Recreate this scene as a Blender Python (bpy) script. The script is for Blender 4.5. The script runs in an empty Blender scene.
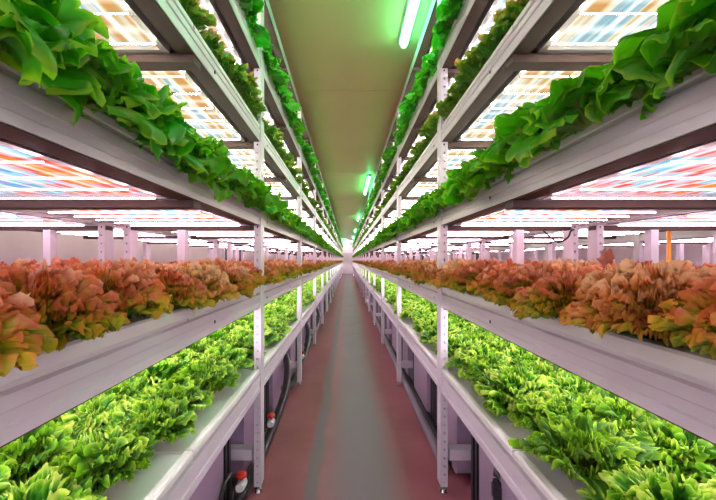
import bpy, math, random
import numpy as np

C = bpy.context.scene.collection
PI = math.pi
H = 1.42                      # eye height
AL, AR = 0.53, 0.57           # lateral distance of the left / right rack face from the camera axis
D1, PITCH = 2.12, 1.82        # first post, bay length
NB = 18                       # bays beyond the first post
Y0, Y1 = D1 - 2 * PITCH, D1 + NB * PITCH
CEIL = 3.33
DEPTH = 0.84
#          rail bottom, rail top, tray top
LEV = [(0.62, 0.72, 0.762), (1.135, 1.21, 1.262), (1.633, 1.705, 1.745),
       (2.14, 2.205, 2.24), (2.585, 2.67, 2.705), (3.10, 3.16, None)]
SHELF = ['bottom shelf', 'second shelf', 'third shelf', 'fourth shelf', 'top shelf', 'roof frame']

# ------------------------------------------------------------------ helpers
class MB:
    def __init__(self):
        self.v, self.f, self.n = [], [], 0
    def add(self, verts, faces):
        self.v.extend(verts)
        n = self.n
        self.f.extend([tuple(i + n for i in f) for f in faces])
        self.n += len(verts)
    def box(self, x0, x1, y0, y1, z0, z1):
        x0, x1 = min(x0, x1), max(x0, x1)
        self.add([(x0, y0, z0), (x1, y0, z0), (x1, y1, z0), (x0, y1, z0),
                  (x0, y0, z1), (x1, y0, z1), (x1, y1, z1), (x0, y1, z1)],
                 [(0, 3, 2, 1), (4, 5, 6, 7), (0, 1, 5, 4), (1, 2, 6, 5), (2, 3, 7, 6), (3, 0, 4, 7)])
    def extrude(self, prof, y0, y1):
        """closed profile of (x, z) points swept along y"""
        area = sum(prof[i][0] * prof[(i + 1) % len(prof)][1] - prof[(i + 1) % len(prof)][0] * prof[i][1] for i in range(len(prof)))
        if area < 0:
            prof = prof[::-1]
        n = len(prof)
        vs = [(x, y0, z) for x, z in prof] + [(x, y1, z) for x, z in prof]
        fs = [(i, i + n, (i + 1) % n + n, (i + 1) % n) for i in range(n)]
        fs = [f[::-1] for f in fs]
        fs.append(tuple(range(n)))
        fs.append(tuple(range(2 * n - 1, n - 1, -1)))
        self.add(vs, fs)
    def lathe(self, prof, cx, cy, seg=16):
        n = len(prof)
        vs, fs = [], []
        for k in range(seg):
            a = 2 * PI * k / seg
            for r, z in prof:
                vs.append((cx + r * math.cos(a), cy + r * math.sin(a), z))
        for k in range(seg):
            k2 = (k + 1) % seg
            for i in range(n - 1):
                fs.append((k * n + i, k2 * n + i, k2 * n + i + 1, k * n + i + 1))
        fs.append(tuple(k * n for k in range(seg))[::-1])
        fs.append(tuple(k * n + n - 1 for k in range(seg)))
        self.add(vs, fs)
    def tube(self, pts, r, seg=10):
        pts = [np.array(p, float) for p in pts]
        n = len(pts)
        vs, fs = [], []
        up = np.array((0.13, 0.21, 1.0))
        for i, p in enumerate(pts):
            t = pts[min(i + 1, n - 1)] - pts[max(i - 1, 0)]
            t /= np.linalg.norm(t)
            u = np.cross(t, up); u /= np.linalg.norm(u)
            w = np.cross(u, t)
            rr = r[i] if isinstance(r, (list, tuple)) else r
            for k in range(seg):
                a = 2 * PI * k / seg
                vs.append(tuple(p + rr * (math.cos(a) * u + math.sin(a) * w)))
        for i in range(n - 1):
            for k in range(seg):
                k2 = (k + 1) % seg
                fs.append((i * seg + k, i * seg + k2, (i + 1) * seg + k2, (i + 1) * seg + k))
        fs.append(tuple(range(seg))[::-1])
        fs.append(tuple((n - 1) * seg + k for k in range(seg)))
        self.add(vs, fs)
    def mesh(self, name):
        me = bpy.data.meshes.new(name)
        me.from_pydata(self.v, [], self.f)
        me.update()
        return me
    def build(self, name, mat, parent=None, bevel=0, smooth=False):
        me = self.mesh(name)
        me.materials.append(mat)
        o = bpy.data.objects.new(name, me)
        C.objects.link(o)
        if parent is not None:
            o.parent = parent
        if bevel:
            m = o.modifiers.new('bevel', 'BEVEL'); m.width = bevel; m.segments = 2; m.limit_method = 'ANGLE'
        if smooth:
            me.polygons.foreach_set('use_smooth', [True] * len(me.polygons))
            m = o.modifiers.new('ws', 'WEIGHTED_NORMAL') if bevel else None
        return o

def spline(ctrl, n=10):
    """Catmull-Rom through control points"""
    P = [np.array(p, float) for p in ctrl]
    P = [2 * P[0] - P[1]] + P + [2 * P[-1] - P[-2]]
    out = []
    for i in range(1, len(P) - 2):
        for k in range(n):
            t = k / n
            out.append(0.5 * ((2 * P[i]) + (P[i + 1] - P[i - 1]) * t + (2 * P[i - 1] - 5 * P[i] + 4 * P[i + 1] - P[i + 2]) * t * t
                              + (3 * P[i] - P[i - 1] - 3 * P[i + 1] + P[i + 2]) * t ** 3))
    out.append(P[-2])
    return out

def empty(name, loc, label=None, cat=None, group=None):
    o = bpy.data.objects.new(name, None)
    o.empty_display_size = 0.1
    C.objects.link(o)
    o.location = loc
    tag(o, label, cat, group)
    return o

def tag(o, label=None, cat=None, group=None, kind=None):
    if label: o['label'] = label
    if cat: o['category'] = cat
    if group: o['group'] = group
    if kind: o['kind'] = kind
    return o

ONES = ['', 'first', 'second', 'third', 'fourth', 'fifth', 'sixth', 'seventh', 'eighth', 'ninth', 'tenth', 'eleventh', 'twelfth',
        'thirteenth', 'fourteenth', 'fifteenth', 'sixteenth', 'seventeenth', 'eighteenth', 'nineteenth']
TENS = ['', '', 'twenty', 'thirty', 'forty', 'fifty', 'sixty', 'seventy', 'eighty', 'ninety']
TENTH = ['', '', 'twentieth', 'thirtieth', 'fortieth', 'fiftieth', 'sixtieth', 'seventieth', 'eightieth', 'ninetieth']
def ordinal(n):
    if n >= 100:
        return 'hundredth' if n == 100 else 'hundred-and-' + ordinal(n - 100)
    if n < 20:
        return ONES[n]
    return TENTH[n // 10] if n % 10 == 0 else TENS[n // 10] + '-' + ONES[n % 10]

# ------------------------------------------------------------------ materials
def new_mat(name):
    m = bpy.data.materials.new(name)
    m.use_nodes = True
    nt = m.node_tree
    nt.nodes.clear()
    out = nt.nodes.new('ShaderNodeOutputMaterial')
    return m, nt, out

def N(nt, typ, **kw):
    n = nt.nodes.new(typ)
    for k, v in kw.items():
        if k in ('inputs',):
            for i, val in v.items():
                n.inputs[i].default_value = val
        else:
            setattr(n, k, v)
    return n

def ramp(nt, stops, interp='LINEAR'):
    r = nt.nodes.new('ShaderNodeValToRGB')
    r.color_ramp.interpolation = interp
    e = r.color_ramp.elements
    e[0].position, e[0].color = stops[0][0], (*stops[0][1], 1)
    e[1].position, e[1].color = stops[-1][0], (*stops[-1][1], 1)
    for p, c in stops[1:-1]:
        k = e.new(p); k.color = (*c, 1)
    return r

def simple(name, col, rough=0.5, metal=0.0, var=0.06, scale=8.0, bump=0.0, spec=0.5):
    m, nt, out = new_mat(name)
    b = N(nt, 'ShaderNodeBsdfPrincipled')
    b.inputs['Roughness'].default_value = rough
    b.inputs['Metallic'].default_value = metal
    b.inputs['Specular IOR Level'].default_value = spec
    tc = N(nt, 'ShaderNodeTexCoord')
    nz = N(nt, 'ShaderNodeTexNoise'); nz.inputs['Scale'].default_value = scale; nz.inputs['Detail'].default_value = 5
    nt.links.new(tc.outputs['Object'], nz.inputs['Vector'])
    lo = tuple(c * (1 - var * 2) for c in col); hi = tuple(min(1, c * (1 + var * 2)) for c in col)
    r = ramp(nt, [(0.3, lo), (0.7, hi)])
    nt.links.new(nz.outputs['Fac'], r.inputs['Fac'])
    nt.links.new(r.outputs['Color'], b.inputs['Base Color'])
    if bump:
        bp = N(nt, 'ShaderNodeBump'); bp.inputs['Strength'].default_value = bump; bp.inputs['Distance'].default_value = 0.005
        nt.links.new(nz.outputs['Fac'], bp.inputs['Height']); nt.links.new(bp.outputs['Normal'], b.inputs['Normal'])
    nt.links.new(b.outputs['BSDF'], out.inputs['Surface'])
    return m

def leaf_mat(name, stops, trans, rough=0.4, transmit=0.35, hue_var=0.03, val_var=0.35):
    m, nt, out = new_mat(name)
    L = nt.links
    at = N(nt, 'ShaderNodeAttribute'); at.attribute_name = 'tip'
    tc = N(nt, 'ShaderNodeTexCoord')
    nz = N(nt, 'ShaderNodeTexNoise'); nz.inputs['Scale'].default_value = 28; nz.inputs['Detail'].default_value = 4
    L.new(tc.outputs['Object'], nz.inputs['Vector'])
    oi = N(nt, 'ShaderNodeObjectInfo')
    ad = N(nt, 'ShaderNodeMath', operation='MULTIPLY_ADD'); ad.inputs[1].default_value = 0.5; ad.inputs[2].default_value = -0.25
    L.new(nz.outputs['Fac'], ad.inputs[0])
    rv = N(nt, 'ShaderNodeMath', operation='MULTIPLY_ADD'); rv.inputs[1].default_value = 0.24; rv.inputs[2].default_value = -0.12
    L.new(oi.outputs['Random'], rv.inputs[0])
    s1 = N(nt, 'ShaderNodeMath', operation='ADD'); L.new(at.outputs['Fac'], s1.inputs[0]); L.new(ad.outputs[0], s1.inputs[1])
    s2 = N(nt, 'ShaderNodeMath', operation='ADD'); L.new(s1.outputs[0], s2.inputs[0]); L.new(rv.outputs[0], s2.inputs[1])
    r = ramp(nt, stops); L.new(s2.outputs[0], r.inputs['Fac'])
    # per-plant shade
    hs = N(nt, 'ShaderNodeHueSaturation')
    hv = N(nt, 'ShaderNodeMath', operation='MULTIPLY_ADD'); hv.inputs[1].default_value = hue_var; hv.inputs[2].default_value = 0.5 - hue_var / 2
    L.new(oi.outputs['Random'], hv.inputs[0]); L.new(hv.outputs[0], hs.inputs['Hue'])
    nz2 = N(nt, 'ShaderNodeTexNoise'); nz2.inputs['Scale'].default_value = 9
    L.new(tc.outputs['Object'], nz2.inputs['Vector'])
    vv = N(nt, 'ShaderNodeMath', operation='MULTIPLY_ADD'); vv.inputs[1].default_value = val_var * 2; vv.inputs[2].default_value = 1 - val_var
    L.new(nz2.outputs['Fac'], vv.inputs[0]); L.new(vv.outputs[0], hs.inputs['Value'])
    L.new(r.outputs['Color'], hs.inputs['Color'])
    b = N(nt, 'ShaderNodeBsdfPrincipled'); b.inputs['Roughness'].default_value = rough; b.inputs['Specular IOR Level'].default_value = 0.45
    L.new(hs.outputs['Color'], b.inputs['Base Color'])
    bp = N(nt, 'ShaderNodeBump'); bp.inputs['Strength'].default_value = 0.35; bp.inputs['Distance'].default_value = 0.003
    nz3 = N(nt, 'ShaderNodeTexNoise'); nz3.inputs['Scale'].default_value = 75; nz3.inputs['Detail'].default_value = 2
    L.new(tc.outputs['Object'], nz3.inputs['Vector']); L.new(nz3.outputs['Fac'], bp.inputs['Height']); L.new(bp.outputs['Normal'], b.inputs['Normal'])
    tr = N(nt, 'ShaderNodeBsdfTranslucent')
    mx = N(nt, 'ShaderNodeMix', data_type='RGBA', blend_type='MULTIPLY'); mx.inputs['Factor'].default_value = 1.0
    L.new(hs.outputs['Color'], mx.inputs[6]); mx.inputs[7].default_value = (*trans, 1)
    L.new(mx.outputs[2], tr.inputs['Color'])
    ms = N(nt, 'ShaderNodeMixShader'); ms.inputs[0].default_value = transmit
    L.new(b.outputs['BSDF'], ms.inputs[1]); L.new(tr.outputs['BSDF'], ms.inputs[2])
    L.new(ms.outputs[0], out.inputs['Surface'])
    return m

def glowing_film_mat(name, stops, tint, strength, xs=14.0, rows=7.4, bars=0.5):
    """reflector film, its rainbow reflections painted into the emission: colours change across (x) and from row to row (y)"""
    m, nt, out = new_mat(name)
    L = nt.links
    tc = N(nt, 'ShaderNodeTexCoord')
    sp = N(nt, 'ShaderNodeSeparateXYZ'); L.new(tc.outputs['Object'], sp.inputs[0])
    oi = N(nt, 'ShaderNodeObjectInfo')
    # row index
    my = N(nt, 'ShaderNodeMath', operation='MULTIPLY'); my.inputs[1].default_value = rows; L.new(sp.outputs['Y'], my.inputs[0])
    fl = N(nt, 'ShaderNodeMath', operation='FLOOR'); L.new(my.outputs[0], fl.inputs[0])
    fr = N(nt, 'ShaderNodeMath', operation='FRACT'); L.new(my.outputs[0], fr.inputs[0])
    mxx = N(nt, 'ShaderNodeMath', operation='MULTIPLY'); mxx.inputs[1].default_value = xs; L.new(sp.outputs['X'], mxx.inputs[0])
    fy = N(nt, 'ShaderNodeMath', operation='MULTIPLY'); fy.inputs[1].default_value = 0.06; L.new(my.outputs[0], fy.inputs[0])
    flm = N(nt, 'ShaderNodeMath', operation='MULTIPLY_ADD'); flm.inputs[1].default_value = 0.42; L.new(fl.outputs[0], flm.inputs[0]); L.new(fy.outputs[0], flm.inputs[2])
    rr = N(nt, 'ShaderNodeMath', operation='MULTIPLY'); rr.inputs[1].default_value = 37.0; L.new(oi.outputs['Random'], rr.inputs[0])
    cb = N(nt, 'ShaderNodeCombineXYZ'); L.new(mxx.outputs[0], cb.inputs[0]); L.new(flm.outputs[0], cb.inputs[1]); L.new(rr.outputs[0], cb.inputs[2])
    nz = N(nt, 'ShaderNodeTexNoise'); nz.inputs['Scale'].default_value = 1.0; nz.inputs['Detail'].default_value = 2.0; nz.inputs['Roughness'].default_value = 0.6
    L.new(cb.outputs[0], nz.inputs['Vector'])
    r = ramp(nt, stops); L.new(nz.outputs['Fac'], r.inputs['Fac'])
    # painted reflection lines on the film: bright columns and bright rows
    fx = N(nt, 'ShaderNodeMath', operation='FRACT'); mc = N(nt, 'ShaderNodeMath', operation='MULTIPLY'); mc.inputs[1].default_value = 15.0
    L.new(sp.outputs['X'], mc.inputs[0]); L.new(mc.outputs[0], fx.inputs[0])
    def spike(src, k):
        a = N(nt, 'ShaderNodeMath', operation='SUBTRACT'); L.new(src, a.inputs[0]); a.inputs[1].default_value = 0.5
        c = N(nt, 'ShaderNodeMath', operation='ABSOLUTE'); L.new(a.outputs[0], c.inputs[0])
        d = N(nt, 'ShaderNodeMath', operation='MULTIPLY_ADD'); L.new(c.outputs[0], d.inputs[0]); d.inputs[1].default_value = -k; d.inputs[2].default_value = 1.0
        e = N(nt, 'ShaderNodeMath', operation='MAXIMUM'); L.new(d.outputs[0], e.inputs[0]); e.inputs[1].default_value = 0.0
        return e.outputs[0]
    sx, sy = spike(fx.outputs[0], 4.5), spike(fr.outputs[0], 5.0)
    w = N(nt, 'ShaderNodeMath', operation='MULTIPLY_ADD'); L.new(sx, w.inputs[0]); w.inputs[1].default_value = 0.5
    w2 = N(nt, 'ShaderNodeMath', operation='MULTIPLY'); L.new(sy, w2.inputs[0]); w2.inputs[1].default_value = bars + 0.35
    L.new(w2.outputs[0], w.inputs[2]); w.use_clamp = True
    mx = N(nt, 'ShaderNodeMix', data_type='RGBA'); L.new(w.outputs[0], mx.inputs['Factor']); L.new(r.outputs['Color'], mx.inputs[6]); mx.inputs[7].default_value = (*tint, 1)
    st = N(nt, 'ShaderNodeMath', operation='MULTIPLY_ADD'); L.new(w.outputs[0], st.inputs[0]); st.inputs[1].default_value = strength * 1.4; st.inputs[2].default_value = strength
    em = N(nt, 'ShaderNodeEmission'); L.new(mx.outputs[2], em.inputs['Color']); L.new(st.outputs[0], em.inputs['Strength'])  # the film's rainbow reflections are given off as light here
    L.new(em.outputs[0], out.inputs['Surface'])
    return m

def emit(name, col, strength, sampling='AUTO'):
    m, nt, out = new_mat(name)
    em = N(nt, 'ShaderNodeEmission'); em.inputs['Color'].default_value = (*col, 1); em.inputs['Strength'].default_value = strength
    nt.links.new(em.outputs[0], out.inputs['Surface'])
    m.cycles.emission_sampling = sampling
    return m

M = {}
M['steel'] = simple('painted_steel', (0.72, 0.645, 0.73), 0.36, 0.0, 0.02, 5)
M['steel_in'] = simple('galvanised_steel', (0.34, 0.31, 0.30), 0.42, 0.55, 0.06, 12)
M['beam_shade'] = simple('shaded_beam_brown', (0.075, 0.043, 0.036), 0.55, 0.0, 0.05, 9, 0.0, 0.25)  # shadow and reddish bounce of the undersides put into the colour
M['tray'] = simple('white_plastic', (0.86, 0.84, 0.84), 0.35, 0, 0.02, 6)
M['alu'] = simple('aluminium_frame', (0.50, 0.48, 0.48), 0.32, 0.8, 0.04, 20)
M['chrome'] = simple('chrome', (0.8, 0.8, 0.8), 0.12, 1.0, 0.02)
M['black'] = simple('black_plastic', (0.022, 0.02, 0.025), 0.38, 0, 0.1, 10)
M['rubber'] = simple('black_rubber_hose', (0.02, 0.019, 0.022), 0.32, 0, 0.1, 20)
M['red'] = simple('red_plastic', (0.75, 0.03, 0.02), 0.35, 0, 0.05, 10)
M['white'] = simple('white_plastic_fitting', (0.8, 0.8, 0.82), 0.35, 0, 0.02, 10)
M['tank'] = simple('lilac_sheet_metal', (0.36, 0.26, 0.38), 0.45, 0.0, 0.04, 3)
M['pipe'] = simple('grey_plastic_pipe', (0.30, 0.26, 0.32), 0.35, 0, 0.05, 6)
M['orange'] = simple('orange_painted_rod', (0.95, 0.38, 0.06), 0.4, 0, 0.05, 10)
M['wall'] = simple('wall_panel_paint', (0.90, 0.78, 0.87), 0.6, 0, 0.03, 1.5)
M['dark_glass'] = simple('dark_window_glass', (0.08, 0.09, 0.11), 0.08, 0, 0.1, 2)
M['door'] = simple('grey_door_paint', (0.66, 0.60, 0.68), 0.5, 0, 0.03, 2)

LEAF = {}
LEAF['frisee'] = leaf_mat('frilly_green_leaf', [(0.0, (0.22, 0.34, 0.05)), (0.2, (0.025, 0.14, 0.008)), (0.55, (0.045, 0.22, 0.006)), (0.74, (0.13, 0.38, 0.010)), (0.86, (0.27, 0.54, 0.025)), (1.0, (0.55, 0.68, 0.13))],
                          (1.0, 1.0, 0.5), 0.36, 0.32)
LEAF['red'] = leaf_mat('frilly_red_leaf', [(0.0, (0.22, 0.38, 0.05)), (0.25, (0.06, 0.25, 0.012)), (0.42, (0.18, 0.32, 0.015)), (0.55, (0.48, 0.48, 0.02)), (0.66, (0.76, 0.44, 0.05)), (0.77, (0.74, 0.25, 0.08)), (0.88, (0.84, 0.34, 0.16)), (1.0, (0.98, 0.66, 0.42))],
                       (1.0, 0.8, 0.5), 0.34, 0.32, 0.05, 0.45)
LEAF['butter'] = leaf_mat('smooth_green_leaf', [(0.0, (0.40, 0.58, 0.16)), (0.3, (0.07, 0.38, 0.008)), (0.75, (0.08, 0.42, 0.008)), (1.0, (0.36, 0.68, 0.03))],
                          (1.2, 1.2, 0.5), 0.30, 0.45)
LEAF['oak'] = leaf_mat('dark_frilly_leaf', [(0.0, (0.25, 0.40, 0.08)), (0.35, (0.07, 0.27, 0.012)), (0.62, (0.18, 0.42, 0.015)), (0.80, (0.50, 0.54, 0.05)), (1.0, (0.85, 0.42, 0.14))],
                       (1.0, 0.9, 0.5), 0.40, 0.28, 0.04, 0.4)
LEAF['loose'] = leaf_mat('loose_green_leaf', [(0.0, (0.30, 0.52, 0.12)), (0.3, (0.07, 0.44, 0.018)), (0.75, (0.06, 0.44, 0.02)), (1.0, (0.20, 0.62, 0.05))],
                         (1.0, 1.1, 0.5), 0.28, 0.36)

WARM = [(0.30, (1.0, 0.86, 0.66)), (0.40, (1.0, 0.50, 0.16)), (0.47, (0.95, 0.60, 0.22)), (0.53, (1.3, 1.25, 1.0)), (0.59, (0.35, 0.70, 0.85)), (0.64, (1.2, 1.2, 1.1)), (0.72, (1.0, 0.55, 0.25))]
PINK = [(0.28, (1.0, 0.78, 0.80)), (0.38, (1.2, 0.38, 0.05)), (0.45, (1.0, 0.10, 0.10)), (0.51, (1.1, 0.62, 0.70)), (0.56, (0.55, 0.95, 1.1)), (0.63, (0.12, 0.50, 0.85)), (0.69, (0.75, 0.35, 0.80)), (0.76, (1.1, 0.25, 0.12))]
ROSE = [(0.28, (1.0, 0.90, 0.86)), (0.40, (1.0, 0.52, 0.36)), (0.50, (1.0, 0.74, 0.74)), (0.58, (0.9, 0.95, 1.0)), (0.66, (0.45, 0.74, 0.98)), (0.76, (1.0, 0.66, 0.6))]
FILM_GLOW = [None,
       glowing_film_mat('glowing_film_white', ROSE, (1.0, 0.93, 0.88), 0.8),
       glowing_film_mat('glowing_film_pink', PINK, (1.0, 0.84, 0.92), 0.60, 12.0, 7.4, -0.1),
       glowing_film_mat('glowing_film_warm', WARM, (1.0, 0.98, 0.92), 0.48, 10.0, 7.4, 0.1),
       glowing_film_mat('glowing_film_rose', ROSE, (1.0, 0.92, 0.92), 0.55, 14.0, 7.4, 0.1),
       glowing_film_mat('glowing_film_cool', WARM, (0.92, 1.0, 0.90), 0.6)]
TUBE = [None, emit('led_tube_soft_pink', (1.0, 0.84, 0.93), 88.0), emit('led_tube_pink', (1.0, 0.70, 0.82), 18.0), emit('led_tube_warm', (1.0, 0.93, 0.78), 40.0),
        emit('led_tube_rose', (1.0, 0.86, 0.88), 42.0), emit('led_tube_cool', (1.0, 0.98, 0.78), 90.0)]
M['green_tube'] = emit('green_ceiling_tube', (0.10, 1.0, 0.36), 20.0)
M['exit'] = emit('exit_sign_green', (0.25, 1.0, 0.42), 1.6)
M['exit_white'] = emit('exit_sign_white', (0.8, 1.0, 0.85), 1.4)

# ------------------------------------------------------------------ setting
def floor_mat():
    m, nt, out = new_mat('epoxy_floor_painted_reflection')
    L = nt.links
    tc = N(nt, 'ShaderNodeTexCoord')
    sp = N(nt, 'ShaderNodeSeparateXYZ'); L.new(tc.outputs['Object'], sp.inputs[0])
    nz = N(nt, 'ShaderNodeTexNoise'); nz.inputs['Scale'].default_value = 1.6; nz.inputs['Detail'].default_value = 7; nz.inputs['Roughness'].default_value = 0.62
    L.new(tc.outputs['Object'], nz.inputs['Vector'])
    base = ramp(nt, [(0.3, (0.37, 0.105, 0.135)), (0.7, (0.52, 0.185, 0.225))]); L.new(nz.outputs['Fac'], base.inputs['Fac'])
    # grey ceiling reflection painted down the aisle and a narrow scuffed tape line
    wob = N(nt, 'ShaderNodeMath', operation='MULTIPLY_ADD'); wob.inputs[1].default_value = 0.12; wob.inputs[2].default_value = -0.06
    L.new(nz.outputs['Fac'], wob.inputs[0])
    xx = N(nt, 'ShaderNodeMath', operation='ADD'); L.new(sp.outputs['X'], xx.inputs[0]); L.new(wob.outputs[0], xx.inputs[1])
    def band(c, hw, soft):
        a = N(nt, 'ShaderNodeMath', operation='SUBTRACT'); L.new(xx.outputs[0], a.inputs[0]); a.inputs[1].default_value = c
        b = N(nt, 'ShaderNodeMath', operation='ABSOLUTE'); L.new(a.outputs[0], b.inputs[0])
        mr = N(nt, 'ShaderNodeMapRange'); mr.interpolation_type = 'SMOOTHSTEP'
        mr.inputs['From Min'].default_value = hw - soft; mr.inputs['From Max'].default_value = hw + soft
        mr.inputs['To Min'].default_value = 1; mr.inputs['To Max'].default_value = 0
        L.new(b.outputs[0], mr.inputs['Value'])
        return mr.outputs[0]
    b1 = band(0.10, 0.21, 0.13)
    b2 = band(-0.22, 0.045, 0.025)
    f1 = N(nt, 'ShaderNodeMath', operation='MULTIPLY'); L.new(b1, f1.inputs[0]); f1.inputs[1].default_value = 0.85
    f2 = N(nt, 'ShaderNodeMath', operation='MULTIPLY'); L.new(b2, f2.inputs[0]); f2.inputs[1].default_value = 0.75
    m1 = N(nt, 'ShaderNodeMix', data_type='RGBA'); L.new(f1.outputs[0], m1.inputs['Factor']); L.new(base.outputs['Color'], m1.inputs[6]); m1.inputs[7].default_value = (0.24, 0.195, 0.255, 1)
    m2 = N(nt, 'ShaderNodeMix', data_type='RGBA'); L.new(f2.outputs[0], m2.inputs['Factor']); L.new(m1.outputs[2], m2.inputs[6]); m2.inputs[7].default_value = (0.175, 0.185, 0.235, 1)
    b = N(nt, 'ShaderNodeBsdfPrincipled'); L.new(m2.outputs[2], b.inputs['Base Color'])
    rg = ramp(nt, [(0.3, (0.38,) * 3), (0.7, (0.55,) * 3)]); L.new(nz.outputs['Fac'], rg.inputs['Fac']); L.new(rg.outputs['Color'], b.inputs['Roughness'])
    n4 = N(nt, 'ShaderNodeTexNoise'); n4.inputs['Scale'].default_value = 60; L.new(tc.outputs['Object'], n4.inputs['Vector'])
    bp = N(nt, 'ShaderNodeBump'); bp.inputs['Strength'].default_value = 0.08; bp.inputs['Distance'].default_value = 0.004
    L.new(n4.outputs['Fac'], bp.inputs['Height']); L.new(bp.outputs['Normal'], b.inputs['Normal'])
    L.new(b.outputs['BSDF'], out.inputs['Surface'])
    return m

def ceil_mat():
    m, nt, out = new_mat('beige_ceiling_panel')
    L = nt.links
    tc = N(nt, 'ShaderNodeTexCoord')
    nz = N(nt, 'ShaderNodeTexNoise'); nz.inputs['Scale'].default_value = 0.8; nz.inputs['Detail'].default_value = 4
    L.new(tc.outputs['Object'], nz.inputs['Vector'])
    r = ramp(nt, [(0.3, (0.90, 0.62, 0.36)), (0.7, (0.95, 0.68, 0.42))]); L.new(nz.outputs['Fac'], r.inputs['Fac'])
    b = N(nt, 'ShaderNodeBsdfPrincipled'); b.inputs['Roughness'].default_value = 0.30; b.inputs['IOR'].default_value = 1.9
    L.new(r.outputs['Color'], b.inputs['Base Color']); L.new(b.outputs['BSDF'], out.inputs['Surface'])
    return m

WL, WR = -(AL + 2.75), AR + 4.4
YB, YE = -3.2, Y1 + 1.2
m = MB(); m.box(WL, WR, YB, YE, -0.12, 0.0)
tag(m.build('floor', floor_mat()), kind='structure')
# ceiling of wide panels with open joints
m = MB()
js = [YB] + [3.95 + 3.64 * k for k in range(-1, 9)] + [YE]
for a, b in zip(js[:-1], js[1:]):
    m.box(WL, WR, a + 0.008, b - 0.008, CEIL, CEIL + 0.02)
m.box(WL, WR, YB, YE, CEIL + 0.02, CEIL + 0.12)
tag(m.build('ceiling', ceil_mat()), kind='structure')
def wall(name, x0, x1, y0, y1):
    mm = MB(); mm.box(x0, x1, y0, y1, 0, CEIL)
    return tag(mm.build(name, M['wall']), kind='structure')
wall('wall_left', WL - 0.12, WL, YB, YE)
wall('wall_right', WR, WR + 0.12, YB, YE)
wall('wall_far', WL, WR, YE, YE + 0.12)
# door in the far wall at the end of the aisle
m = MB(); m.box(-0.44, 0.48, YE - 0.05, YE, 0, 2.1)
d = tag(m.build('door_1', M['door'], bevel=0.006), kind='structure')
m = MB(); m.box(-0.52, -0.44, YE - 0.06, YE, 0, 2.18); m.box(0.48, 0.56, YE - 0.06, YE, 0, 2.18); m.box(-0.44, 0.48, YE - 0.06, YE, 2.1, 2.18)
m.build('door_frame', M['steel'], d)
m = MB(); m.box(0.36, 0.42, YE - 0.10, YE - 0.05, 0.98, 1.02); m.build('door_handle', M['chrome'], d)
# windows of the side walls
k = 0
for x, ys, s in ((WL, [9.2 + 3.2 * i for i in range(7)], 1), (WR, [13.0 + 3.2 * i for i in range(6)], -1)):
    for y in ys:
        k += 1
        m = MB(); m.box(x, x + s * 0.03, y, y + 1.5, 1.25, 1.95)
        w = tag(m.build('window_%d' % k, M['dark_glass']), kind='structure')
        m = MB()
        for yy in (y - 0.06, y + 0.72, y + 1.5):
            m.box(x, x + s * 0.06, yy, yy + 0.06, 1.19, 2.01)
        for z in (1.19, 1.95):
            m.box(x, x + s * 0.055, y, y + 1.5, z, z + 0.06)
        m.build('window_frame', M['steel'], w)

# ------------------------------------------------------------------ racks
def perforated_post(mb, x0, x1, y0, y1, z0, z1, holes=True, pitch=0.05, r=0.006):
    x0, x1 = min(x0, x1), max(x0, x1)
    # side faces in x
    mb.add([(x0, y0, z0), (x0, y1, z0), (x0, y1, z1), (x0, y0, z1)], [(3, 2, 1, 0)][::1])
    mb.add([(x1, y0, z0), (x1, y1, z0), (x1, y1, z1), (x1, y0, z1)], [(0, 1, 2, 3)])
    mb.add([(x0, y0, z1), (x1, y0, z1), (x1, y1, z1), (x0, y1, z1)], [(0, 1, 2, 3)])
    mb.add([(x0, y0, z0), (x1, y0, z0), (x1, y1, z0), (x0, y1, z0)], [(3, 2, 1, 0)])
    cx = (x0 + x1) / 2
    n = int((z1 - z0) / pitch)
    for y, flip in ((y0, 1), (y1, -1)):
        if not holes:
            mb.add([(x0, y, z0), (x1, y, z0), (x1, y, z1), (x0, y, z1)], [(0, 1, 2, 3)[::flip]])
            continue
        zz = z0
        for i in range(n):
            za, zb = z0 + i * pitch, z0 + (i + 1) * pitch
            zc = (za + zb) / 2
            o = [(x0, y, za), (cx, y, za), (x1, y, za), (x1, y, zc), (x1, y, zb), (cx, y, zb), (x0, y, zb), (x0, y, zc)]
            h = []
            for k in range(8):
                a = -3 * PI / 4 + k * PI / 4
                h.append((cx + r * math.cos(a), y, zc + 1.25 * r * math.sin(a)))
            dpt = 0.004 * flip
            h2 = [(p[0], y + dpt, p[2]) for p in h]
            fs = []
            for k in range(8):
                k2 = (k + 1) % 8
                fs.append((k, k2, 8 + k2, 8 + k)[::flip])
                fs.append((8 + k, 8 + k2, 16 + k2, 16 + k)[::flip])
            mb.add(o + h + h2, fs)
        ze = z0 + n * pitch
        if z1 - ze > 1e-4:
            mb.add([(x0, y, ze), (x1, y, ze), (x1, y, z1), (x0, y, z1)], [(0, 1, 2, 3)[::flip]])

def rail_profile(X, zb, zt):
    """C section with two shallow ridges on its face; X maps depth-into-rack u to x"""
    h = zt - zb
    p = [(0.0, zb), (0.0, zb + 0.30 * h), (0.004, zb + 0.34 * h), (0.004, zb + 0.62 * h), (0.0, zb + 0.66 * h), (0.0, zt),
         (0.045, zt), (0.045, zt - 0.006), (0.008, zt - 0.006), (0.008, zb + 0.005), (0.050, zb + 0.005), (0.050, zb)]
    return [(X(u), z) for u, z in p]

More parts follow.
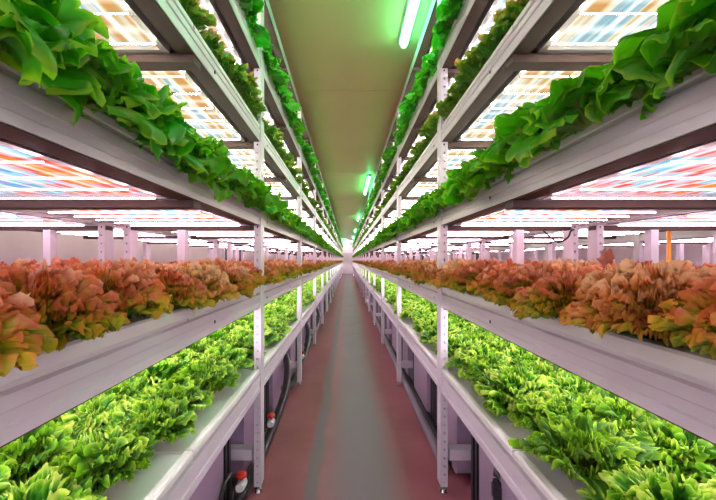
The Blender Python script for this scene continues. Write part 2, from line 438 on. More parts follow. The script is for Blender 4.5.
def build_rack(side, a0, direction, label, main=True, levels=range(6), mirror_name=''):
    s = -1 if side == 'left' else 1
    X = lambda u: s * (a0 + direction * u)
    root = empty('growing_rack', (0, 0, 0), label, 'rack', 'growing racks')
    ys = [D1 + PITCH * k for k in range(-1 if main else 0, NB + 1)]
    top = 3.16
    # uprights, each with a levelling foot
    for i, y in enumerate(ys):
        near = y < 8
        for (u, w, dpt, nm) in ((-0.005, 0.042, 0.085, 'upright'), (0.455, 0.045, 0.05, 'middle_upright'), (DEPTH - 0.052, 0.040, 0.085, 'back_upright')):
            if nm == 'middle_upright':
                mb = MB(); mb.box(X(u), X(u + w), y - 0.0, y + dpt, LEV[1][1], LEV[2][0] - 0.030)
                mb.build(nm, M['steel'], root)
                continue
            mb = MB()
            perforated_post(mb, X(u), X(u + w), y, y + dpt, 0.045, top, holes=near and (nm == 'upright' or y < 5))
            p = mb.build(nm, M['steel'], root)
            if main or nm == 'upright':
                f = MB(); cx = X(u + w / 2)
                f.lathe([(0.008, 0.06), (0.008, 0.028), (0.020, 0.024), (0.026, 0.008), (0.026, 0.0)][::-1], cx, y + dpt / 2 - 0.02, 14)
                f.build('levelling_foot', M['chrome'], p, smooth=False)
    # rails
    for l in levels:
        zb, zt, _ = LEV[l]
        mb = MB(); mb.extrude(rail_profile(X, zb, zt), Y0, Y1 + 0.085)
        r = mb.build('front_rail', M['steel'], root)
        mb = MB(); mb.box(X(0.003), X(0.062), Y0, Y1 + 0.08, zb - 0.004, zb - 0.0003)
        mb.build('rail_shade_strip', M['beam_shade'], r)  # thin strip carrying the rail underside's shade and bounce as colour
        if main and l in (1, 2, 3):
            for y in [0.49 + 0.91 * k for k in range(5)]:
                q = MB(); q.box(X(-0.0008), X(0.003), y, y + 0.005, (zb + zt) / 2 - 0.006, (zb + zt) / 2 + 0.006)
                q.build('rail_slot', M['black'], r  )
        mb = MB(); mb.extrude([(X(DEPTH - u), z) for u, z in [(0, zb), (0, zt), (0.04, zt), (0.04, zt - 0.006), (0.008, zt - 0.006), (0.008, zb + 0.005), (0.045, zb + 0.005), (0.045, zb)]], Y0, Y1 + 0.085)
        mb.build('back_rail', M['steel'], root)
        # deck sheet that carries the trays
        mb = MB(); mb.box(X(0.047), X(DEPTH - 0.042), Y0, Y1, zt - 0.012, zt - 0.004)
        mb.build('deck_sheet', M['steel_in'], root)
    # cross beams: the nearest hundred are parts, the rest one mesh
    far = MB(); n = 0
    bars = []
    for y in ys:
        for l in levels:
            for h in (0, 1):
                yy = y + h * PITCH / 2
                if yy < Y1 + 0.05:
                    bars.append((yy, l, h))
    bars.sort()
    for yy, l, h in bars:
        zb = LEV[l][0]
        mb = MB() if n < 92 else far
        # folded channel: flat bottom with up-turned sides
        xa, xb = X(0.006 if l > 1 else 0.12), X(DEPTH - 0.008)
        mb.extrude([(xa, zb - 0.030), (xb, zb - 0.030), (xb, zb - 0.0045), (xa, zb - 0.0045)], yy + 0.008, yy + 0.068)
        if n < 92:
            mb.build('cross_beam', M['beam_shade'], root)
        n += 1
    if n > 92:
        tag(far.build('cross_beam', M['beam_shade'], root), kind='stuff')
    # leg frames below the bottom shelf
    if main:
        for y in ys:
            mb = MB(); mb.box(X(0.052), X(0.21), y + 0.01, y + 0.075, 0.20, 0.265); mb.build('brace', M['steel'], root)
            mb = MB(); mb.box(X(0.21), X(0.245), y + 0.005, y + 0.08, 0.0, 0.58); mb.build('inner_leg', M['steel'], root)
    return root

build_rack('left', AL, 1, 'white steel shelving rack running along the left side of the aisle')
build_rack('right', AR, 1, 'white steel shelving rack running along the right side of the aisle')
SEC = DEPTH + 0.09 + DEPTH
build_rack('left', AL + SEC, -1, 'white steel rack standing behind the left aisle rack, by the plain left wall', False, range(0, 4))
build_rack('right', AR + SEC, -1, 'white steel rack standing back to back with the right aisle rack', False, range(0, 4))
build_rack('right', AR + SEC + 0.95, 1, 'farthest white steel rack, by the right wall beyond the second aisle', False, range(0, 4))

# ------------------------------------------------------------------ grow lights
def panel_segments(limit):
    out = []
    y = D1 - PITCH
    while y < Y1 - 0.1:
        if y < limit:
            out.append((y + 0.075, y + PITCH / 2 + 0.010)); out.append((y + PITCH / 2 + 0.075, y + PITCH + 0.010))
        else:
            out.append((y + 0.075, y + PITCH + 0.010))
        y += PITCH
    return out

PANEL_MESH = {}
def grow_light(side, a0, direction, l, ya, yb, label, near):
    s = -1 if side == 'left' else 1
    zb = LEV[l][0]
    L, W = yb - ya, DEPTH - 0.09 - 0.08
    xc = s * (a0 + direction * (0.09 + W / 2))
    root = empty('grow_light', (xc, ya, zb), label, 'grow light', 'grow lights under the shelves')
    key = round(L, 3)
    if (key, 'f') not in PANEL_MESH:
        mb = MB()
        t = 0.022
        for (x0, x1, y0, y1) in ((-W / 2, -W / 2 + t, 0, L), (W / 2 - t, W / 2, 0, L), (-W / 2 + t, W / 2 - t, 0, t), (-W / 2 + t, W / 2 - t, L - t, L)):
            mb.box(x0, x1, y0, y1, 0.0, 0.034)
        mb.box(-W / 2, W / 2, 0, L, 0.034, 0.042)
        me = mb.mesh('frame'); me.materials.append(M['alu']); PANEL_MESH[(key, 'f')] = me
        mb = MB(); a, b = W / 2 - t, L - t
        mb.add([(-a, t, 0.016), (a, t, 0.016), (a, b, 0.016), (-a, b, 0.016)], [(3, 2, 1, 0)])
        PANEL_MESH[(key, 'd')] = mb
        mb = MB(); mb.tube([(-a - 0.01, 0, -0.010), (a + 0.01, 0, -0.010)], 0.0018, 6); PANEL_MESH[(key, 't')] = mb
        mb = MB(); n = round(L / 0.152)
        for i in range(n):
            yy = 0.07 + i * (L - 0.14) / (n - 1); mb.tube([(-a - 0.01, yy, -0.010), (a + 0.01, yy, -0.010)], 0.0018, 5)
        PANEL_MESH[(key, 'T')] = mb
    f = bpy.data.objects.new('frame', PANEL_MESH[(key, 'f')]); C.objects.link(f); f.parent = root
    dk = (key, 'd', l)
    if dk not in PANEL_MESH:
        me = PANEL_MESH[(key, 'd')].mesh('glowing_film'); me.materials.append(FILM_GLOW[l]); PANEL_MESH[dk] = me
    d = bpy.data.objects.new('glowing_film', PANEL_MESH[dk]); C.objects.link(d); d.parent = root  # reflector film made to glow
    for q in 'tT':
        if (key, q, l) not in PANEL_MESH:
            me = PANEL_MESH[(key, q)].mesh('led_tube' if q == 't' else 'led_tube_row'); me.materials.append(TUBE[l]); PANEL_MESH[(key, q, l)] = me
    if near:
        n = 6
        for i in range(n):
            t = bpy.data.objects.new('led_tube', PANEL_MESH[(key, 't', l)]); C.objects.link(t); t.parent = root
            t.location = (0, 0.07 + i * (L - 0.14) / (n - 1), 0)
    else:
        t = bpy.data.objects.new('led_tube_row', PANEL_MESH[(key, 'T', l)]); C.objects.link(t); t.parent = root
    return root

for side, a in (('left', AL), ('right', AR)):
    for l in range(1, 6):
        for i, (ya, yb) in enumerate(panel_segments(6.0)):
            where = 'under the %s rack\'s %s' % (side, SHELF[l])
            grow_light(side, a, 1, l, ya, yb, 'glowing grow light panel %s, %s along from the camera' % (where, ordinal(i + 1)), ya < 4 and l in (2, 3, 4))
    for i, (ya, yb) in enumerate(panel_segments(4.0)):
        if ya < 0.9: continue
        grow_light(side, a + SEC, -1, 2, ya, yb, 'glowing grow light panel in the rack behind the %s aisle rack, %s along' % (side, ordinal(i)), False)
for i, (ya, yb) in enumerate(panel_segments(0.0)):
    if ya < 2 or ya > 24: continue
    grow_light('right', AR + SEC + 0.95, 1, 2, ya, yb, 'glowing grow light panel in the farthest right rack, %s along from the camera' % ordinal(i), False)

# ------------------------------------------------------------------ trays
TRAY = {}
def tray(side, a, l, ya, yb, label):
    s = -1 if side == 'left' else 1
    zt, top = LEV[l][1], LEV[l][2]
    L = yb - ya
    key = (side, l, round(L, 3))
    if key not in TRAY:
        mb = MB()
        X = lambda u: s * u
        g = 0.014
        h = top - zt
        prof = [(0.022, 0.0), (0.022, g), (0.003, g), (0.001, g + 0.004), (0.001, h - 0.006), (0.007, h), (0.030, h), (0.040, h - 0.010),
                (DEPTH - 0.05, h - 0.010), (DEPTH - 0.04, h), (DEPTH - 0.012, h), (DEPTH - 0.006, h - 0.006), (DEPTH - 0.006, g), (DEPTH - 0.022, g), (DEPTH - 0.022, 0.0)]
        mb.extrude([(X(u), z) for u, z in prof], 0, L)
        me = mb.mesh('planting_tray'); me.materials.append(M['tray']); TRAY[key] = me
    o = bpy.data.objects.new('planting_tray', TRAY[key]); C.objects.link(o)
    o.location = (s * a, ya, zt)
    tag(o, label, 'tray', 'white planting trays on the rack shelves')

for side, a in (('left', AL), ('right', AR)):
    for l in range(5):
        i = 0
        y = D1 - PITCH
        while y < Y1 - 0.1:
            segs = [(y + 0.006, y + PITCH / 2 - 0.006), (y + PITCH / 2 + 0.006, y + PITCH - 0.006)] if y < 5 else [(y + 0.006, y + PITCH - 0.006)]
            for ya, yb in segs:
                i += 1
                tray(side, a, l, ya, yb, 'white planting tray on the %s rack\'s %s, %s along from the camera' % (side, SHELF[l], ordinal(i)))
            y += PITCH

# ------------------------------------------------------------------ lettuces
def leaf(rng, L, W, nu, nv, th0, th1, az, coarse=0.0, nc=2.0, fine=0.0, nf=7.0, jag=0.0, cup=0.0, base_w=0.25, root_r=0.01, pw=1.4, round_=0.28, wide=0.85, curl=0.0, blister=0.0, twist=0.0, fp=3.5):
    """one leaf blade: a fan that bends outward, pleated towards its rim, with a frilled margin"""
    t = np.linspace(0, 1, nu) ** 0.62
    s = np.linspace(-1, 1, nv)[None, :]
    tg = np.linspace(0, 1.25, 126)           # the midrib as a curve, sampled finely
    thg = th0 + (th1 - th0) * tg ** pw
    rg = root_r + np.concatenate([[0], np.cumsum(np.sin(thg[:-1]) * 0.01)]) * L
    zg = np.concatenate([[0], np.cumsum(np.cos(thg[:-1]) * 0.01)]) * L
    T = t[:, None]
    k = np.clip(T / wide, 0, 1); k = k * k * (3 - 2 * k)
    w = W * (base_w + (1 - base_w) * k) * (1 - 0.22 * np.clip((T - wide) / (1.001 - wide), 0, 1) ** 2)
    p = rng.uniform(0, 6.28, 6)
    a = np.abs(s)
    side = a ** 4 * np.clip(T / 0.3, 0, 1)
    pleat = np.sin(nc * PI * s + p[0]) + 0.5 * np.sin(nc * 1.7 * PI * s + p[1])
    g = rng.uniform(-1, 1, 3) * 11
    frill = np.sin(nf * PI * s + p[2] + g[0] * T) + 0.7 * np.sin(nf * 0.7 * PI * s + p[3] + g[1] * T) + 0.5 * np.sin(nf * 1.5 * PI * s + p[4] + g[2] * T)
    frill_side = np.sin(nf * 1.15 * PI * T + p[4]) + 0.5 * np.sin(nf * 1.9 * PI * T + p[5])
    disp = coarse * T ** 1.8 * pleat + fine * (T ** fp * frill * (1 - 0.4 * a ** 6) + side * frill_side)
    if blister:
        disp = disp + blister * np.sin(T * 15 + p[4] + 2 * s) * np.sin(s * 5.5 + p[5] + 3 * T) * T
    ragged = jag * (T ** 5 * (np.sin(nf * 1.2 * PI * s + p[5]) + 0.6 * np.sin(nf * 2.1 * PI * s + p[1])))
    wr = 1 + jag * 1.6 * side * (np.sin(nf * 1.4 * PI * T + p[0]) + 0.5 * np.sin(nf * 2.3 * PI * T + p[2]))
    lift = cup * a ** 2 * w - curl * L * T ** 6
    te = T * (1 - round_ * T * (1 - np.sqrt(1 - np.minimum(a, 0.995) ** 2))) + ragged + 0.9 * fine / L * T ** fp * np.cos(nf * PI * s + p[2] + g[0] * T)
    te = np.clip(te, 0, 1.24)
    the = np.interp(te, tg, thg); re = np.interp(te, tg, rg); ze = np.interp(te, tg, zg)
    tx, tz = np.sin(the), np.cos(the)
    nx, nz = -tz, tx
    sw = s * w * wr
    tw = twist * T
    px = re + nx * (disp + lift + sw * np.sin(tw))
    pz = ze + nz * (disp + lift + sw * np.sin(tw))
    py = sw * np.cos(tw)
    ca, sa = math.cos(az), math.sin(az)
    P = np.stack([px * ca - py * sa, px * sa + py * ca, pz], -1).reshape(-1, 3)
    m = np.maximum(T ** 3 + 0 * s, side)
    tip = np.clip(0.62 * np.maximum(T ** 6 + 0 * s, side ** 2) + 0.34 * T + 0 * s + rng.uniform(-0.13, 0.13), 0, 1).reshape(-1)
    i = np.arange((nu - 1) * (nv - 1)); q = i // (nv - 1) * nv + i % (nv - 1)
    return P, np.stack([q, q + 1, q + nv + 1, q + nv], -1), tip

def head(kind, seed, lod):
    rng = np.random.default_rng(seed)
    frilly = kind in ('red', 'frisee', 'oak')
    res = ({0: (17, 61), 1: (11, 31), 2: (6, 11)} if frilly else {0: (22, 21), 1: (12, 13), 2: (7, 7)})[lod]
    if kind == 'red' and lod < 2:
        res = {0: (14, 57), 1: (10, 29)}[lod]
    num = int({'frisee': 48, 'red': 136, 'butter': 34, 'oak': 46, 'loose': 30}[kind] * {0: 1.0, 1: 0.85, 2: 0.62}[lod])
    fq = {0: 1.0, 1: 0.7, 2: 0.35}[lod]
    Ps, Fs, Ts, n = [], [], [], 0
    az = rng.uniform(0, 6.28)
    for i in range(num):
        k = i / max(1, num - 1)               # 0 outer .. 1 heart
        az += 2.39996 + rng.uniform(-0.4, 0.4)
        R = lambda lo, hi: rng.uniform(lo, hi)
        rr = 0.012 * (1 - k) + 0.003
        tw = R(-0.5, 0.5)
        dome = (1 - k) ** 0.62
        if kind == 'frisee':
            t0 = 0.95 * dome * R(0.85, 1.1)
            P, F, T = leaf(rng, (0.165 - 0.02 * k) * R(0.80, 1.12), (0.058 - 0.016 * k) * R(0.8, 1.2), *res, t0, t0 + (0.20 + 0.45 * dome) * R(0.4, 1.5), az,
                           0.004, R(1.6, 2.6), 0.0080, R(6.0, 8.0) * fq, 0.045, 0.18, 0.24, rr, 1.9, 0.45, 0.85, 0.05, 0, tw, 4.0)
        elif kind == 'red':
            t0 = 1.05 * dome * R(0.85, 1.1)
            P, F, T = leaf(rng, (0.158 - 0.010 * k) * R(0.80, 1.10), (0.035 - 0.008 * k) * R(0.75, 1.25), *res, t0, t0 + (0.15 + 0.35 * dome) * R(0.3, 1.6), az,
                           0.004, R(1.3, 2.2), 0.0075, R(7.5, 10.0) * fq, 0.030, 0.12, 0.26, rr, 2.0, 0.45, 0.85, 0.04, 0, tw, 4.0)
        elif kind == 'oak':
            t0 = 0.95 * dome * R(0.85, 1.1)
            P, F, T = leaf(rng, (0.150 - 0.015 * k) * R(0.80, 1.12), (0.046 - 0.012 * k) * R(0.8, 1.2), *res, t0, t0 + (0.20 + 0.45 * dome) * R(0.4, 1.5), az,
                           0.004, R(1.6, 2.6), 0.0085, R(6.0, 8.0) * fq, 0.035, 0.18, 0.24, rr, 1.9, 0.45, 0.85, 0.05, 0, tw, 4.0)
        else:
            P, F, T = leaf(rng, (0.138 - 0.036 * k) * R(0.7, 1.2), (0.068 - 0.020 * k) * R(0.7, 1.2), *res, 1.0 * dome * R(0.5, 1.3), (0.5 + 1.9 * dome) * R(0.6, 1.2), az,
                           0.0075, R(0.8, 1.6), 0.0060, R(2.6, 4.2), 0.028, -0.12 + 0.30 * k + R(-0.3, 0.3), 0.15, rr, 1.9, 0.60, 0.60, 0.06, 0.0022, tw * 1.6, 2.5)
        Ps.append(P); Fs.append(F + n); Ts.append(T); n += len(P)
    P, T = np.concatenate(Ps), np.concatenate(Ts)
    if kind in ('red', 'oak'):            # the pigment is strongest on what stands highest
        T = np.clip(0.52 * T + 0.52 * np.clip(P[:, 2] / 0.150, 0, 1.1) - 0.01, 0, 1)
    return P, np.concatenate(Fs), T

def np_mesh(name, P, F, T, mat):
    me = bpy.data.meshes.new(name)
    me.vertices.add(len(P)); me.vertices.foreach_set('co', P.astype(np.float32).ravel())
    me.loops.add(F.size); me.loops.foreach_set('vertex_index', F.astype(np.int32).ravel())
    me.polygons.add(len(F)); me.polygons.foreach_set('loop_start', np.arange(0, F.size, 4, dtype=np.int32))
    me.polygons.foreach_set('loop_total', np.full(len(F), 4, dtype=np.int32))
    me.update(calc_edges=True)
    me.polygons.foreach_set('use_smooth', np.ones(len(F), dtype=bool))
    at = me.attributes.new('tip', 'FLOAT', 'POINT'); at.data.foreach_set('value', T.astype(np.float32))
    me.materials.append(mat)
    return me

HEADS = {}
def variant(kind, lod, v):
    k = (kind, lod, v)
    if k not in HEADS:
        P, F, T = head(kind, hash((len(kind) * 7 + ord(kind[0]), lod, v)) % 100000, lod)
        nm = NAMES[kind]
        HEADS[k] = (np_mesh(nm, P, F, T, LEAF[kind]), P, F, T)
    return HEADS[k]

NAMES = {'frisee': 'frilly_green_lettuce', 'red': 'red_leaf_lettuce', 'butter': 'smooth_green_lettuce', 'oak': 'dark_frilly_lettuce', 'loose': 'loose_green_lettuce'}
LOOK = {'frisee': 'frilly green lettuce', 'red': 'frilly red-topped lettuce', 'butter': 'smooth-leaved green lettuce', 'oak': 'dark bronze-green lettuce', 'loose': 'loose dark-lit green lettuce'}
LOOK['loose'] = 'broad-leaved green lettuce'
GROUP = {'frisee': 'frilly green lettuces on the bottom shelves', 'red': 'red lettuces on the second shelves', 'butter': 'smooth green lettuces on the third shelves',
         'oak': 'dark lettuces on the fourth shelves', 'loose': 'green lettuces on the top shelves'}
#  kind, level, rows (depth into rack), spacing, scale, z sink, lateral stretch
ROWS = {'frisee': (0, (0.185, 0.44, 0.68), 0.24, 1.12), 'red': (1, (0.085, 0.33, 0.56, 0.75), 0.235, 1.04), 'butter': (2, (0.03,), 0.145, 1.2),
        'oak': (3, (0.08,), 0.19, 1.0), 'loose': (4, (0.065,), 0.21, 1.32)}
ROWNAME = {1: ['row'], 3: ['front row', 'middle row', 'back row'], 4: ['front row', 'second row', 'third row', 'back row']}
rng = random.Random(11)
for kind, (l, rows, sp, sc0) in ROWS.items():
    plants = []
    for side, a in (('left', AL), ('right', AR)):
        s = -1 if side == 'left' else 1
        for ri, u in enumerate(rows):
            lat = a + u
            y = (lat - 0.16) * 0.955 * (1.0 if kind != 'butter' else 0.9) + rng.uniform(0, 0.05)
            i = 0
            while y < Y1 - 0.12:
                if kind == 'loose' and abs((y - D1 + PITCH / 2) % PITCH - PITCH / 2 - 0.04) < 0.085:
                    y += 0.06
                    continue
                i += 1
                far = y > 12
                plants.append((math.hypot(y, lat) * (1 + 0.35 * ri), side, s, ri, i, lat + rng.uniform(-0.025, 0.025), y + rng.uniform(-0.02, 0.02)))
                y += sp * (1.0 if y < 12 or len(rows) == 1 else 1.15)
    plants.sort(key=lambda p: p[0])
    z = LEV[l][2] - (0.012 if kind in ('frisee', 'red') else 0.008)
    sP, sF, sT, n = [], [], [], 0
    for q, (dist, side, s, ri, i, lat, y) in enumerate(plants):
        lod = 0 if dist < 2.3 else (1 if dist < 6 else 2)
        v = rng.randrange(5 if lod == 0 else 4)
        me, P, F, T = variant(kind, lod, v)
        rz = rng.uniform(0, 6.28); sc = sc0 * rng.uniform(0.88, 1.1)
        szs = 1.0
        tiltx, tilty = rng.uniform(-0.1, 0.1), rng.uniform(-0.08, 0.08)
        if kind in ('butter', 'loose'):
            tilty = -s * 0.46 + rng.uniform(-0.16, 0.16)      # the heads lean out over the rail
        elif kind == 'red' and ri == 0:
            tilty = -s * 0.10 + rng.uniform(-0.08, 0.08)
        if q < 300:
            o = bpy.data.objects.new(NAMES[kind], me)
            C.objects.link(o)
            o.location = (s * lat, y, z)
            o.rotation_mode = 'ZYX'
            o.rotation_euler = (tiltx, tilty, rz)
            o.rotation_mode = 'XYZ'
            from mathutils import Euler, Matrix
            R = Matrix.Rotation(tilty, 3, 'Y') @ Matrix.Rotation(tiltx, 3, 'X') @ Matrix.Rotation(rz, 3, 'Z')
            o.rotation_euler = R.to_euler('XYZ')
            o.scale = (sc, sc, sc * szs)
            rn = ROWNAME[len(rows)][ri]
            if len(rows) == 1:
                lab = '%s on the %s rack\'s %s, %s head from the camera' % (LOOK[kind], side, SHELF[l], ordinal(i))
            else:
                lab = '%s, %s of the %s rack\'s %s, %s from the camera' % (LOOK[kind], rn, side, SHELF[l], ordinal(i))
            tag(o, lab, 'lettuce', GROUP[kind])
        else:
            ca, sa = math.cos(rz), math.sin(rz)
            Q = np.stack([P[:, 0] * ca - P[:, 1] * sa, P[:, 0] * sa + P[:, 1] * ca, P[:, 2]], -1) * sc
            ct, st = math.cos(tilty), math.sin(tilty)
            Q = np.stack([Q[:, 0] * ct + Q[:, 2] * st, Q[:, 1], -Q[:, 0] * st + Q[:, 2] * ct], -1) + np.array([s * lat, y, z])
            sP.append(Q); sF.append(F + n); sT.append(T); n += len(Q)
    if sP:
        me = np_mesh(NAMES[kind] + '_mass', np.concatenate(sP), np.concatenate(sF), np.concatenate(sT), LEAF[kind])
        o = bpy.data.objects.new(NAMES[kind] + '_mass', me); C.objects.link(o)
        tag(o, 'distant mass of %ss on both racks\' %ss far down the aisle' % (LOOK[kind], SHELF[l].replace('shelf', 'shelf')), 'lettuces', GROUP[kind], 'stuff')

# a stray brown leaf that stands up out of one red head on the right rack
cand = [o for o in C.objects if o.get('category') == 'lettuce' and o.name.startswith('red_leaf') and o.location.x > 1.0]
host = min(cand, key=lambda o: (o.location.x - 1.14) ** 2 + (o.location.y - 1.54) ** 2)
P, F, T = leaf(np.random.default_rng(5), 0.105, 0.032, 12, 15, 0.05, 0.35, 0.6, 0.003, 1.5, 0.006, 3.0, 0.04, 0.5, 0.2, 0.0, 1.5, 0.4, 0.8)
me = np_mesh('upright_leaf', P, F, T, simple('brown_leaf', (0.30, 0.09, 0.04), 0.45, 0, 0.15, 30))
o = bpy.data.objects.new('upright_leaf', me); C.objects.link(o); o.parent = host
o.matrix_parent_inverse = host.matrix_basis.inverted()
o.location = (1.14, 1.54, 1.365)
o['label'] = 'dark brown leaf standing straight up'

# ------------------------------------------------------------------ below the racks
def rbox(mb, x0, x1, y0, y1, z0, z1, r=0.04, seg=4):
    """box whose x-facing outline has rounded corners (profile in y, z)"""
    pts = []
    for cy, cz, a0 in ((y1 - r, z1 - r, 0), (y0 + r, z1 - r, 90), (y0 + r, z0 + r, 180), (y1 - r, z0 + r, 270)):
        for k in range(seg + 1):
            a = math.radians(a0 + 90 * k / seg)
            pts.append((cy + r * math.cos(a), cz + r * math.sin(a)))
    n = len(pts)
    x0, x1 = min(x0, x1), max(x0, x1)
    vs = [(x0, y, z) for y, z in pts] + [(x1, y, z) for y, z in pts]
    fs = [(i, i + n, (i + 1) % n + n, (i + 1) % n)[::-1] for i in range(n)]
    fs.append(tuple(range(n))[::-1]); fs.append(tuple(range(n, 2 * n)))
    mb.add(vs, fs)

for side, a in (('left', AL), ('right', AR)):
    s = -1 if side == 'left' else 1
    it = ic = 0
    for k in range(-1, NB):
        y = D1 + PITCH * k
        for ya, yb in ((0.11, 0.50), (0.96, 1.56)):
            it += 1
            ox, oy = s * (a + 0.45), y + (ya + yb) / 2
            root = empty('nutrient_tank', (ox, oy, 0), 'lilac metal tank under the %s rack, %s along from the camera' % (side, ordinal(it)), 'tank', 'tanks below the bottom shelves')
            mb = MB(); rbox(mb, s * (a + 0.13) - ox, s * (a + 0.72) - ox, y + ya - oy, y + yb - oy, 0.04, 0.57, 0.045)
            mb.build('body', M['tank'], root)
            mb = MB()
            for yy in (y + ya + 0.06, y + yb - 0.13):
                mb.box(s * (a + 0.24) - ox, s * (a + 0.68) - ox, yy - oy, yy + 0.07 - oy, 0.0, 0.04)
            mb.build('skid', M['black'], root)
        for ya, n in ((0.53, 7), (1.59, 3)):
            ic += 1
            mb = MB()
            for j in range(n):
                yy = y + ya + j * 0.06
                mb.box(s * (a + 0.15), s * (a + 0.50), yy, yy + 0.03, 0.0, 0.55)
            mb.box(s * (a + 0.19), s * (a + 0.50), y + ya, y + ya + (n - 1) * 0.06 + 0.03, 0.0, 0.55)
            o = mb.build('slotted_cabinet', M['black'])
            tag(o, 'black slotted cabinet between tanks under the %s rack, %s along from the camera' % (side, ordinal(ic)), 'cabinet', 'black slotted cabinets below the bottom shelves')

def valve(loc, axis_dir, label, s=1.0):
    x, y, z = loc
    root = empty('red_valve', loc, label, 'valve', 'red valves under the left rack')
    mb = MB(); mb.tube([(0, -0.045 * s, 0), (0, -0.03 * s, 0), (0, 0.03 * s, 0), (0, 0.045 * s, 0)], [0.026 * s, 0.032 * s, 0.032 * s, 0.026 * s], 14)
    mb.build('body', M['white'], root, smooth=False)
    mb = MB(); mb.tube([(0, 0, 0.03 * s), (0, 0, 0.055 * s)], 0.010 * s, 10)
    mb.build('stem', M['black'], root)
    mb = MB(); mb.lathe([(0.012 * s, 0.05 * s), (0.034 * s, 0.053 * s), (0.036 * s, 0.068 * s), (0.022 * s, 0.082 * s), (0.008 * s, 0.086 * s)], 0, 0, 14)
    mb.build('handle', M['red'], root, smooth=False)
    return root

# hoses under the left rack
hose_pts = {1: [(-0.70, 1.62, 0.16), (-0.62, 1.95, 0.06), (-0.60, 2.24, 0.07), (-0.585, 2.5, 0.10), (-0.565, 2.85, 0.17), (-0.56, 3.2, 0.26), (-0.60, 3.5, 0.36), (-0.66, 3.72, 0.40)]}
for b in range(0, 7):
    dy = PITCH * b
    pts = [(x, y + dy, z) for x, y, z in hose_pts[1]]
    root = empty('drain_hose', (0, 0, 0), 'black drain hose looping below the left rack, %s along from the camera' % ordinal(b + 1), 'hose', 'black drain hoses under the left rack')
    sp_ = spline(pts, 8)
    mb = MB(); mb.tube(sp_, 0.034, 14); o = mb.build('tube', M['rubber'], root, smooth=True)
    mb = MB()
    for j in (13, 14):
        pass
    p, p2 = sp_[17], sp_[18]
    mb.tube([p, p2], 0.039, 14); mb.build('clamp', M['chrome'], root)
    valve((-0.58, 2.66 + dy, 0.185), None, 'red-capped valve on the black hose below the left rack, %s along from the camera' % ordinal(b + 1), 0.85)
    mb = MB()
    c = [(-0.64 + 0.0 * k, 1.86 + dy + 0.11 * math.cos(k * 2 * PI / 24), 0.15 + 0.11 * math.sin(k * 2 * PI / 24)) for k in range(25)]
    mb.tube(c, 0.011, 8)
    o = mb.build('coiled_cable', M['rubber'], smooth=True)
    tag(o, 'coil of thin black cable standing under the left rack, %s along from the camera' % ordinal(b + 1), 'cable', 'coiled cables under the left rack')
valve((-0.60, 1.98, 0.150), None, 'red-capped valve behind the nearest left post, under the brace', 0.85)
# pipe on the floor by the right rack, its fittings
mb = MB(); mb.tube([(AR + 0.085, 2.35, 0.035), (AR + 0.085, 14, 0.035)], 0.035, 14)
tag(mb.build('floor_pipe', M['pipe'], smooth=True), 'grey pipe lying on the floor along the foot of the right rack', 'pipe')
mb = MB(); mb.tube([(AR + 0.13, 2.35, 0.06), (AR + 0.13, 14, 0.06)], 0.028, 12)
tag(mb.build('floor_pipe', M['black'], smooth=True), 'black pipe lying beside the grey floor pipe below the right rack', 'pipe')
root = empty('pipe_elbow', (AR + 0.13, 1.62, 0.0), 'black elbow pipe in front of the nearest tank under the right rack', 'pipe')
e = spline([(0.06, 0.10, 0.44), (0.02, 0.03, 0.44), (0.0, 0.0, 0.40), (0, 0, 0.25), (0, 0, 0.0)], 6)
mb = MB(); mb.tube(e, 0.026, 14); mb.build('tube', M['black'], root, smooth=True)
mb = MB(); mb.tube([(0, 0, 0.33), (0, 0, 0.38)], 0.033, 14); mb.build('collar', M['black'], root)
mb = MB(); mb.tube([(0.0, -0.01, 0.455), (0, -0.01, 0.50)], 0.014, 12); mb.build('cap', M['white'], root)

# ------------------------------------------------------------------ small things between the racks
mb = MB(); mb.tube([(2.02, 2.2, 0.0), (2.02, 2.2, 1.66)], 0.012, 10)
tag(mb.build('orange_rod', M['orange'], smooth=True), 'upright orange rod behind the right rack', 'rod')
for (x, y, lab) in ((AR + 0.72, D1 - 0.02, 'loop of black cable hanging by the back post of the right rack'), (AR + 0.33, D1 + PITCH * 1 - 0.02, 'loop of black cable hanging below the right rack\'s third shelf beyond the first post')):
    z = LEV[2][0] - 0.03
    mb = MB(); mb.tube(spline([(x - 0.12, y, z), (x - 0.09, y, z - 0.03), (x - 0.03, y, z - 0.075), (x + 0.03, y, z - 0.05), (x + 0.05, y, z - 0.01), (x + 0.07, y, z)], 6), 0.005, 8)
    tag(mb.build('hanging_cable', M['rubber'], smooth=True), lab, 'cable')

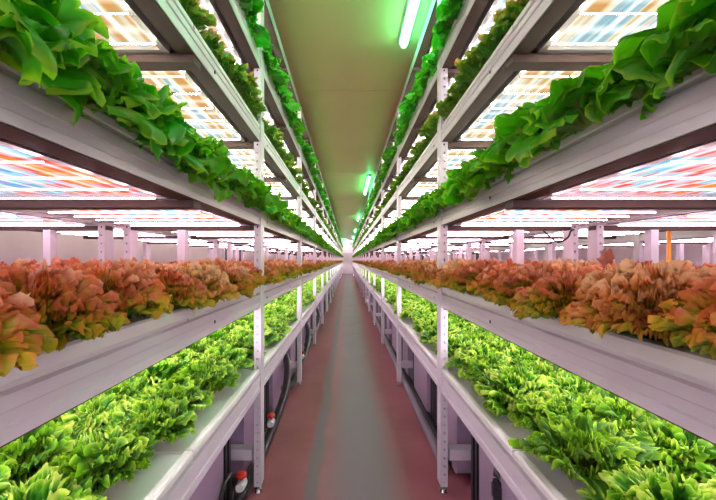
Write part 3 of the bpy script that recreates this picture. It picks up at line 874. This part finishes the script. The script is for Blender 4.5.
# ------------------------------------------------------------------ ceiling lamps and exit sign
for i, (ya, yb) in enumerate([(1.05, 3.05), (7.85, 9.85), (14.6, 16.6), (21.4, 23.4), (28.2, 30.2)]):
    x = 0.485
    root = empty('ceiling_lamp', (x, ya, CEIL), 'green-glowing tube lamp on the ceiling, %s from the camera' % ordinal(i + 1), 'ceiling lamp', 'tube lamps along the aisle ceiling')
    L = yb - ya
    mb = MB(); mb.extrude([(-0.055, 0.0), (-0.04, -0.035), (0.04, -0.035), (0.055, 0.0)], 0, L); mb.build('housing', M['white'], root)
    mb = MB(); mb.tube([(0, 0.02, -0.055), (0, 0.05, -0.055), (0, L - 0.05, -0.055), (0, L - 0.02, -0.055)], [0.022, 0.03, 0.03, 0.022], 14); mb.build('tube', M['green_tube'], root, smooth=True)
root = empty('ceiling_lamp', (0, YE - 0.9, CEIL), 'added white tube lamp lighting the wall at the far end of the aisle', 'ceiling lamp')  # lamp added to brighten the far end wall
mb = MB(); mb.extrude([(-0.5, 0.0), (-0.5, -0.03), (0.5, -0.03), (0.5, 0.0)], 0, 0.1); mb.build('housing', M['white'], root)  # housing of the added lamp
mb = MB(); mb.tube([(-0.48, 0.05, -0.05), (0.48, 0.05, -0.05)], 0.025, 12); mb.build('tube', emit('added_fill_tube', (1.0, 0.82, 0.95), 40.0), root, smooth=True)
root = empty('exit_sign', (-0.28, 28.0, 3.02), 'small green lit exit sign hanging over the far end of the aisle', 'exit sign')
mb = MB(); mb.box(-0.24, 0.24, 0.0, 0.05, -0.14, 0.12); mb.build('housing', M['white'], root)
mb = MB(); mb.box(-0.23, 0.23, -0.006, 0.0, -0.13, 0.11); mb.build('face', M['exit'], root)
mb = MB(); mb.box(-0.2, -0.19, 0.015, 0.03, 0.12, CEIL - 3.02); mb.box(0.19, 0.2, 0.015, 0.03, 0.12, CEIL - 3.02); mb.build('hanger', M['steel'], root)

# ------------------------------------------------------------------ world, camera, view
w = bpy.data.worlds.new('World'); bpy.context.scene.world = w
w.use_nodes = True
w.node_tree.nodes['Background'].inputs[0].default_value = (0.9, 0.85, 0.95, 1)
w.node_tree.nodes['Background'].inputs[1].default_value = 1.6

cam = bpy.data.cameras.new('Camera')
co = bpy.data.objects.new('Camera', cam); C.objects.link(co)
co.location = (0, 0, H); co.rotation_euler = (PI / 2, 0, 0)
cam.sensor_width = 36; cam.lens = 350 / 716 * 36
cam.shift_x = (358 - 347.5) / 716; cam.shift_y = (260 - 250) / 716
cam.clip_start = 0.02; cam.clip_end = 200
sc = bpy.context.scene
sc.camera = co
vs = sc.view_settings
vs.view_transform = 'Standard'; vs.look = 'None'; vs.gamma = 1.0; vs.exposure = 0.65
vs.use_curve_mapping = False
sc.cycles.use_denoising = True
sc.cycles.max_bounces = 8; sc.cycles.diffuse_bounces = 6; sc.cycles.glossy_bounces = 3; sc.cycles.transmission_bounces = 4
sc.cycles.sample_clamp_indirect = 6
